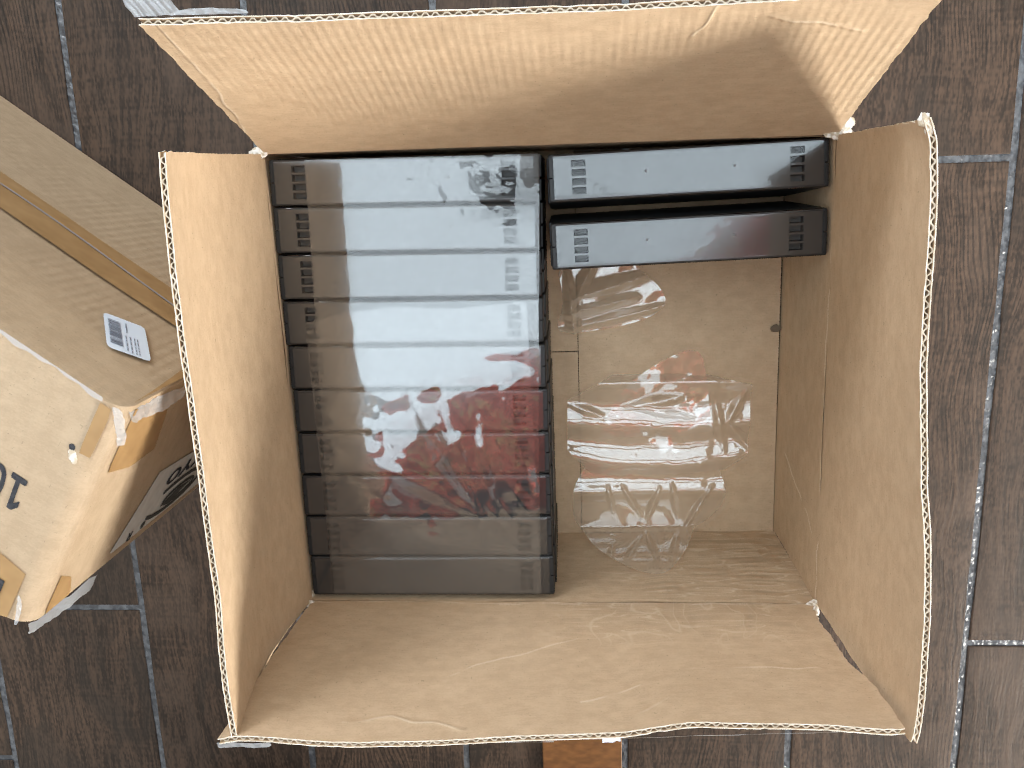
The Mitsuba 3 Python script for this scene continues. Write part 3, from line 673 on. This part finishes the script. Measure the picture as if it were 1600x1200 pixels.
# tape along the seam of the long side, in two halves with the slit between
def band(y0, y1, wob, seed):
    s = np.linspace(-0.0005, 0.45, 60)
    e = lambda y, k: [(a, y + wob * math.sin(a * 31 + k)) for a in s]
    return e(y0, 0) + e(y1, 2)[::-1]
seam = lambda a: 0.1945 + 0.004 * math.sin(a * 22 + 1)
ss = np.linspace(0.0, 0.45, 50)
decal('P', [(a, 0.170) for a in ss] + [(a, seam(a) - 0.0007) for a in ss[::-1]], 0.0006, 'mat_brown_tape', 'seam_tape', wave=0.0008)
decal('P', [(a, seam(a) + 0.0007) for a in ss] + [(a, 0.224 + 0.004 * math.sin(a * 14)) for a in ss[::-1]], 0.0006, 'mat_brown_tape', 'seam_tape', wave=0.0008)
decal('P', [(a, seam(a) - 0.0012) for a in ss] + [(a, seam(a) + 0.0012) for a in ss[::-1]], 0.0016, 'mat_hazy_tape', 'seam_ridge')
# tape round the upright corner: on the long side, on the end and over the top
decal('P', [(0.0006, 0.200), (0.0008, 0.3500), (0.0022, 0.324), (0.0045, 0.296), (0.0062, 0.276), (0.010, 0.24), (0.014, 0.200)], 0.0006, 'mat_brown_tape', 'corner_tape', res=0.003)
decal('R', [(0.004, 0.346), (0.046, 0.346), (0.050, 0.331), (0.0545, 0.313), (0.052, 0.284), (0.030, 0.290), (0.012, 0.296)], 0.0006, 'mat_brown_tape', 'corner_tape')
decal('Q', [(0.0130, 0.004), (0.0130, 0.036), (0.0060, 0.0350), (0.0055, 0.004)], 0.0008, 'mat_brown_tape', 'corner_tape')
decal('Q', [(0.0130, 0.118), (0.030, 0.1150), (0.06, 0.118), (0.10, 0.118), (0.10, 0.1500), (0.0130, 0.1500)], 0.0008, 'mat_brown_tape', 'corner_tape', wave=0.0004)
decal('R', [(0.118, 0.346), (0.147, 0.346), (0.147, 0.318), (0.128, 0.329)], 0.0006, 'mat_brown_tape', 'corner_tape')
decal('Q', [(a, 0.0026 + 0.0008 * math.sin(a * 120) + 0.0006 * math.sin(a * 410)) for a in np.linspace(0.012, 0.12, 60)] + [(0.12, 0.0006), (0.012, 0.0006)], 0.0010, 'mat_hazy_tape', 'edge_tape', res=0.003)
# clear film torn loose at the two corners
put('loose_tape', mikit.ply(trimesh.util.concatenate([ribbon(cp(0.0005, 0.002, 0.352), cp(-0.0012, 0.004, 0.285), np.r_[nR, 0] * 0.003 + B3 * 0.011, 11, np.r_[nR, 0], 0.002, taper=0.7),
                                                     ribbon(cp(0.006, 0.002, 0.3612), cp(-0.001, 0.026, 0.350), np.r_[nR, 0] * 0.004 - np.array([0, 0, 0.004]), 15, (0, 0, 1), 0.0012, taper=0.8)]), 'mat_hazy_tape', smooth=True), CT)
put('loose_tape', mikit.ply(trimesh.util.concatenate([ribbon(cp(0.002, CW - 0.001, 0.354), cp(-0.001, CW - 0.002, 0.285), B3 * 0.011 + np.r_[nR, 0] * 0.002, 12, np.r_[nR, 0], 0.0015, taper=0.5),
                                                     ribbon(cp(0.012, 0.132, 0.3612), cp(0.0075, CW - 0.002, 0.3612), np.r_[nR, 0] * 0.003, 16, (0, 0, 1), 0.0006, taper=0.8)]), 'mat_hazy_tape', smooth=True), CT, 'bluish clear tape standing off the near corner')
# torn hole in the top
put('torn_patch', mikit.ply(scrap(cp(0.0150, 0.0405, CZ + 0.0002), (0.0022, 0.0042, 0.0012), 21, 0.5), 'mat_torn'), CT)
put('torn_patch', mikit.ply(scrap(cp(0.0175, 0.0355, CZ + 0.0004), (0.0016, 0.0016, 0.0008), 22, 0.5), 'mat_ink'), CT)

def lettering(text, height, face, origin, right, up, width=None, off=0.0008, shear=0.0, mat='mat_ink', name='lettering', label=None, parent=CT, bold=False):
    m = meshkit.text_mesh(text, height, 0.0003, bold)
    v = m.vertices.copy()
    if width:
        v[:, 0] *= width / v[:, 0].max()
    v[:, 0] += shear * v[:, 1]
    f = on_face(face, 0)
    o, r, u = np.asarray(origin, float), np.asarray(right, float), np.asarray(up, float)
    ab = o + v[:, :1] * r + v[:, 1:2] * u
    nn = {'P': np.r_[nP, 0], 'Q': np.array([0, 0, 1.0]), 'R': np.r_[nR, 0]}[face]
    w = np.array([f(*q) for q in ab]) + nn * (off + v[:, 2:3])
    fc = m.faces
    return put(name, mikit.ply(tm(w, fc), mat), parent, label)
lettering('10', 0.0195, 'Q', (0.0300, 0.0685), (1, 0), (0, 1), width=0.024, shear=-0.05, name='numerals', label='black printed number 10, upside down', off=0.0004, bold=True)
lettering('B', 0.011, 'Q', (0.0205, 0.1290), (1, 0), (0, 1), name='lettering', off=0.0016, bold=True)
lab = decal('R', [(0.083, 0.2506), (0.1385, 0.279), (0.1405, 0.090), (0.095, 0.090)], 0.0008, 'mat_label', 'label', 'white label with dark lettering and an oval emblem, upside down')
lettering('ONKYO', 0.0105, 'R', (0.0945, 0.118), (0, 1), (1, 0), width=0.106, off=0.0012, shear=0.25, name='lettering', parent=lab, bold=True)
def stroke(pts, w):
    from shapely.geometry import LineString
    return LineString(pts).buffer(w)
t = np.linspace(0.5, 5.3, 50)
ov = stroke([(0.1225 + 0.0120 * math.sin(a), 0.194 + 0.046 * math.cos(a)) for a in t], 0.0018)
ov = ov.union(stroke([(0.1245 + 0.006 * math.sin(a), 0.186 + 0.026 * math.cos(a)) for a in np.linspace(0, 6.28, 40)], 0.0014))
ov = ov.union(Point(0.1335, 0.236).buffer(0.0030)).union(Polygon([(0.123, 0.165), (0.130, 0.20), (0.127, 0.215), (0.121, 0.19)]))
ms = []
for gpoly in getattr(ov, 'geoms', [ov]):
    e = trimesh.creation.extrude_polygon(gpoly, 0.0003, engine='earcut')
    f = on_face('R', 0.0012)
    w = np.array([f(a, b) for a, b in e.vertices[:, :2]]) + np.r_[nR, 0] * e.vertices[:, 2:3]
    ms.append(tm(w, e.faces))
put('emblem', mikit.ply(trimesh.util.concatenate(ms), 'mat_grey_ink'), lab)
lettering('R', 0.0075, 'R', (0.1310, 0.2510), (0, 1), (1, 0), off=0.0012, name='lettering', parent=lab)
# barcode sticker on the long side
so, e1, e2 = np.array([0.0666, 0.2734]), np.array([-0.0215, -0.0160]), np.array([-0.0255, 0.0375])
def st(a, b):
    return so + e1 * a + e2 * b
def rr(n=6, r=0.09):
    out = []
    for cx, cy, a0 in ((1 - r, r, -90), (1 - r, 1 - r, 0), (r, 1 - r, 90), (r, r, 180)):
        out += [(cx + r * math.cos(math.radians(a0 + k * 90 / n)), cy + r * math.sin(math.radians(a0 + k * 90 / n))) for k in range(n + 1)]
    return out
stk = decal('P', [st(a, b) for a, b in rr()], 0.0010, 'mat_sticker', 'sticker', 'pale blue white barcode sticker', res=0.003)
def patchset(rects, name, mat):
    vs, fs = [], []
    f = on_face('P', 0.0014)
    for a0, b0, a1, b1 in rects:
        k = len(vs)
        vs += [f(*st(*q)) for q in ((a0, b0), (a1, b0), (a1, b1), (a0, b1))]
        fs += [[k, k + 1, k + 2], [k, k + 2, k + 3]]
    put(name, mikit.ply(tm(vs, fs), mat), stk)
r_ = np.random.default_rng(9)
bars, y = [], 0.16
while y < 0.84:
    w = r_.choice([0.010, 0.014, 0.024])
    bars.append((0.09, y, 0.38, y + w))
    y += w + r_.choice([0.010, 0.016, 0.022])
patchset(bars, 'barcode', 'mat_bar')
dash = [(0.50, 0.13, 0.53, 0.40)]
for c0 in (0.46, 0.56, 0.66, 0.73):
    y = 0.50
    while y < 0.92:
        l = float(r_.uniform(0.04, 0.10))
        dash.append((c0, y, c0 + 0.028, min(y + l, 0.95)))
        y += l + 0.035
patchset(dash, 'small_print', 'mat_bar')

# ------------------------------------------------------------------ board on the floor at the bottom edge
bm = rbox((-0.0225, -0.55, 0.0008), (0.0588, -0.372, 0.0095), 0.0012).to_mesh()
put('wooden_board', mikit.ply(tm(bm.vert_properties[:, :3], bm.tri_verts), 'mat_board', smooth=30), None, 'orange brown board lying on the floor under the near flap', 'board')

# ------------------------------------------------------------------ phone and the person holding it (seen mirrored in the plastic)
ph = rbox((-0.118, 0.106, 0.8005), (0.036, 0.184, 0.8085), 0.0035).to_mesh()
put('phone__body', mikit.ply(tm(ph.vert_properties[:, :3], ph.tri_verts), 'mat_phone', smooth=30))
put('phone__lens', mikit.ply(tm(*(lambda m: (m.vert_properties[:, :3], m.tri_verts))(m3.Manifold.cylinder(0.002, 0.006, 0.006, 24).translate([0.0162, 0.1561, 0.7988]).to_mesh())), 'mat_phone', smooth=30))
note('phone', 'dark phone held flat above the open box', 'phone')

def limb(chain, res=0.012, it=8):
    """chains of (joint, radius) -> one smooth mesh"""
    out = None
    for ch in chain:
        for (p, r), (q, s) in zip(ch[:-1], ch[1:]):
            h = m3.Manifold.batch_hull([m3.Manifold.sphere(r, 20).translate(list(map(float, p))), m3.Manifold.sphere(s, 20).translate(list(map(float, q)))])
            out = h if out is None else out + h
    m = out.refine_to_length(res).to_mesh()
    t_ = trimesh.Trimesh(m.vert_properties[:, :3], m.tri_verts)
    trimesh.smoothing.filter_taubin(t_, iterations=it)
    return t_
sL, sR = (-0.250, -0.345, 1.20), (0.215, -0.185, 1.19)
hand = (0.062, 0.120, 0.800)
neck, head = (-0.030, -0.280, 1.275), (0.075, -0.215, 1.43)
pel = (-0.18, -0.66, 0.86)
fing = []
for k in range(4):
    y0 = 0.112 + 0.019 * k
    fing.append([((0.062, 0.114 + 0.012 * k, 0.800), 0.011), ((0.048, y0, 0.815), 0.009), ((0.030, y0 + 0.002, 0.8175), 0.008), ((0.016 + 0.003 * abs(k - 1), y0 + 0.003, 0.8165), 0.0075)])
thumb = [((0.066, 0.105, 0.795), 0.012), ((0.052, 0.098, 0.789), 0.010), ((0.036, 0.100, 0.7905), 0.009)]
skin = limb([[((0.430, 0.120, 0.975), 0.042), ((0.115, 0.155, 0.832), 0.027), (hand, 0.024)], *fing, thumb], 0.006, 6)
headm = limb([[(neck, 0.055), (np.add(head, (-0.03, -0.03, -0.07)), 0.058), (head, 0.085), (np.add(head, (0.01, 0.0, 0.05)), 0.083)],
              [(head, 0.08), (np.add(head, (0.035, 0.05, -0.045)), 0.050)], [(np.add(head, (0.05, 0.07, -0.01)), 0.02), (np.add(head, (0.058, 0.088, -0.035)), 0.013)],
              [(np.add(head, (-0.075, 0.03, 0)), 0.02), (np.add(head, (-0.078, 0.03, -0.03)), 0.012)], [(np.add(head, (0.085, -0.03, 0)), 0.02), (np.add(head, (0.082, -0.03, -0.03)), 0.012)]], 0.012, 6)
handL = limb([[((-0.40, -0.42, 0.88), 0.036), ((-0.36, -0.40, 0.68), 0.027), ((-0.35, -0.375, 0.625), 0.03)],
              *[[((-0.35, -0.375, 0.625), 0.018), ((-0.385 + 0.02 * k, -0.335, 0.605), 0.010), ((-0.39 + 0.021 * k, -0.305, 0.585), 0.0085)] for k in range(4)], [((-0.34, -0.385, 0.63), 0.014), ((-0.30, -0.36, 0.615), 0.010), ((-0.285, -0.34, 0.60), 0.009)]], 0.008, 6)
put('person__head', mikit.ply(headm, 'mat_skin', smooth=True))
put('person__arm', mikit.ply(skin, 'mat_skin', smooth=True))
put('person__arm', mikit.ply(handL, 'mat_skin', smooth=True))
put('person__hair', mikit.ply(limb([[(np.add(head, (-0.02, -0.02, 0.03)), 0.092), (np.add(head, (0.01, 0.01, 0.065)), 0.088)], [(np.add(head, (-0.02, -0.03, 0.02)), 0.088), (np.add(head, (-0.045, -0.06, -0.05)), 0.06)]], 0.012, 6), 'mat_hair', smooth=True))
mid = (-0.130, -0.47, 1.10)
put('person__shirt', mikit.ply(limb([[(sL, 0.070), (neck, 0.075), (sR, 0.070)], [(sL, 0.075), (np.add(mid, (-0.06, 0, 0)), 0.125)], [(sR, 0.075), (np.add(mid, (0.06, 0, 0)), 0.125)], [(neck, 0.08), (mid, 0.13)],
                                    [(np.add(mid, (-0.05, 0, 0)), 0.125), (np.add(mid, (0.05, 0, 0)), 0.125)], [(mid, 0.13), (np.add(mid, (0, -0.06, -0.06)), 0.125)],
                                    [(sL, 0.066), ((-0.41, -0.42, 0.96), 0.050), ((-0.400, -0.42, 0.88), 0.046)], [(sR, 0.066), ((0.465, 0.110, 0.995), 0.052), ((0.405, 0.122, 0.965), 0.046)]], 0.02, 10), 'mat_red_cloth', smooth=True))
put('person__trousers', mikit.ply(limb([[(np.add(mid, (0, -0.04, -0.07)), 0.122), (np.add(pel, (0, 0.03, 0.05)), 0.15)], [(np.add(pel, (-0.07, 0, 0)), 0.16), (np.add(pel, (0.07, 0, 0)), 0.16)],
                                       [(np.add(pel, (-0.10, 0, -0.02)), 0.11), ((-0.36, -0.36, 0.55), 0.070), ((-0.36, -0.62, 0.10), 0.055)],
                                       [(np.add(pel, (0.10, 0, -0.02)), 0.11), ((0.02, -0.40, 0.50), 0.070), ((0.02, -0.66, 0.10), 0.055)]], 0.02, 8), 'mat_dark_cloth', smooth=True))
put('person__shoe', mikit.ply(limb([[((-0.36, -0.64, 0.05), 0.048), ((-0.37, -0.50, 0.035), 0.036)]], 0.015), 'mat_hair', smooth=True))
put('person__shoe', mikit.ply(limb([[((0.02, -0.68, 0.05), 0.048), ((0.02, -0.54, 0.035), 0.036)]], 0.015), 'mat_hair', smooth=True))
note('person', 'person in a red shirt and dark trousers crouching beside the box with a phone', 'person')
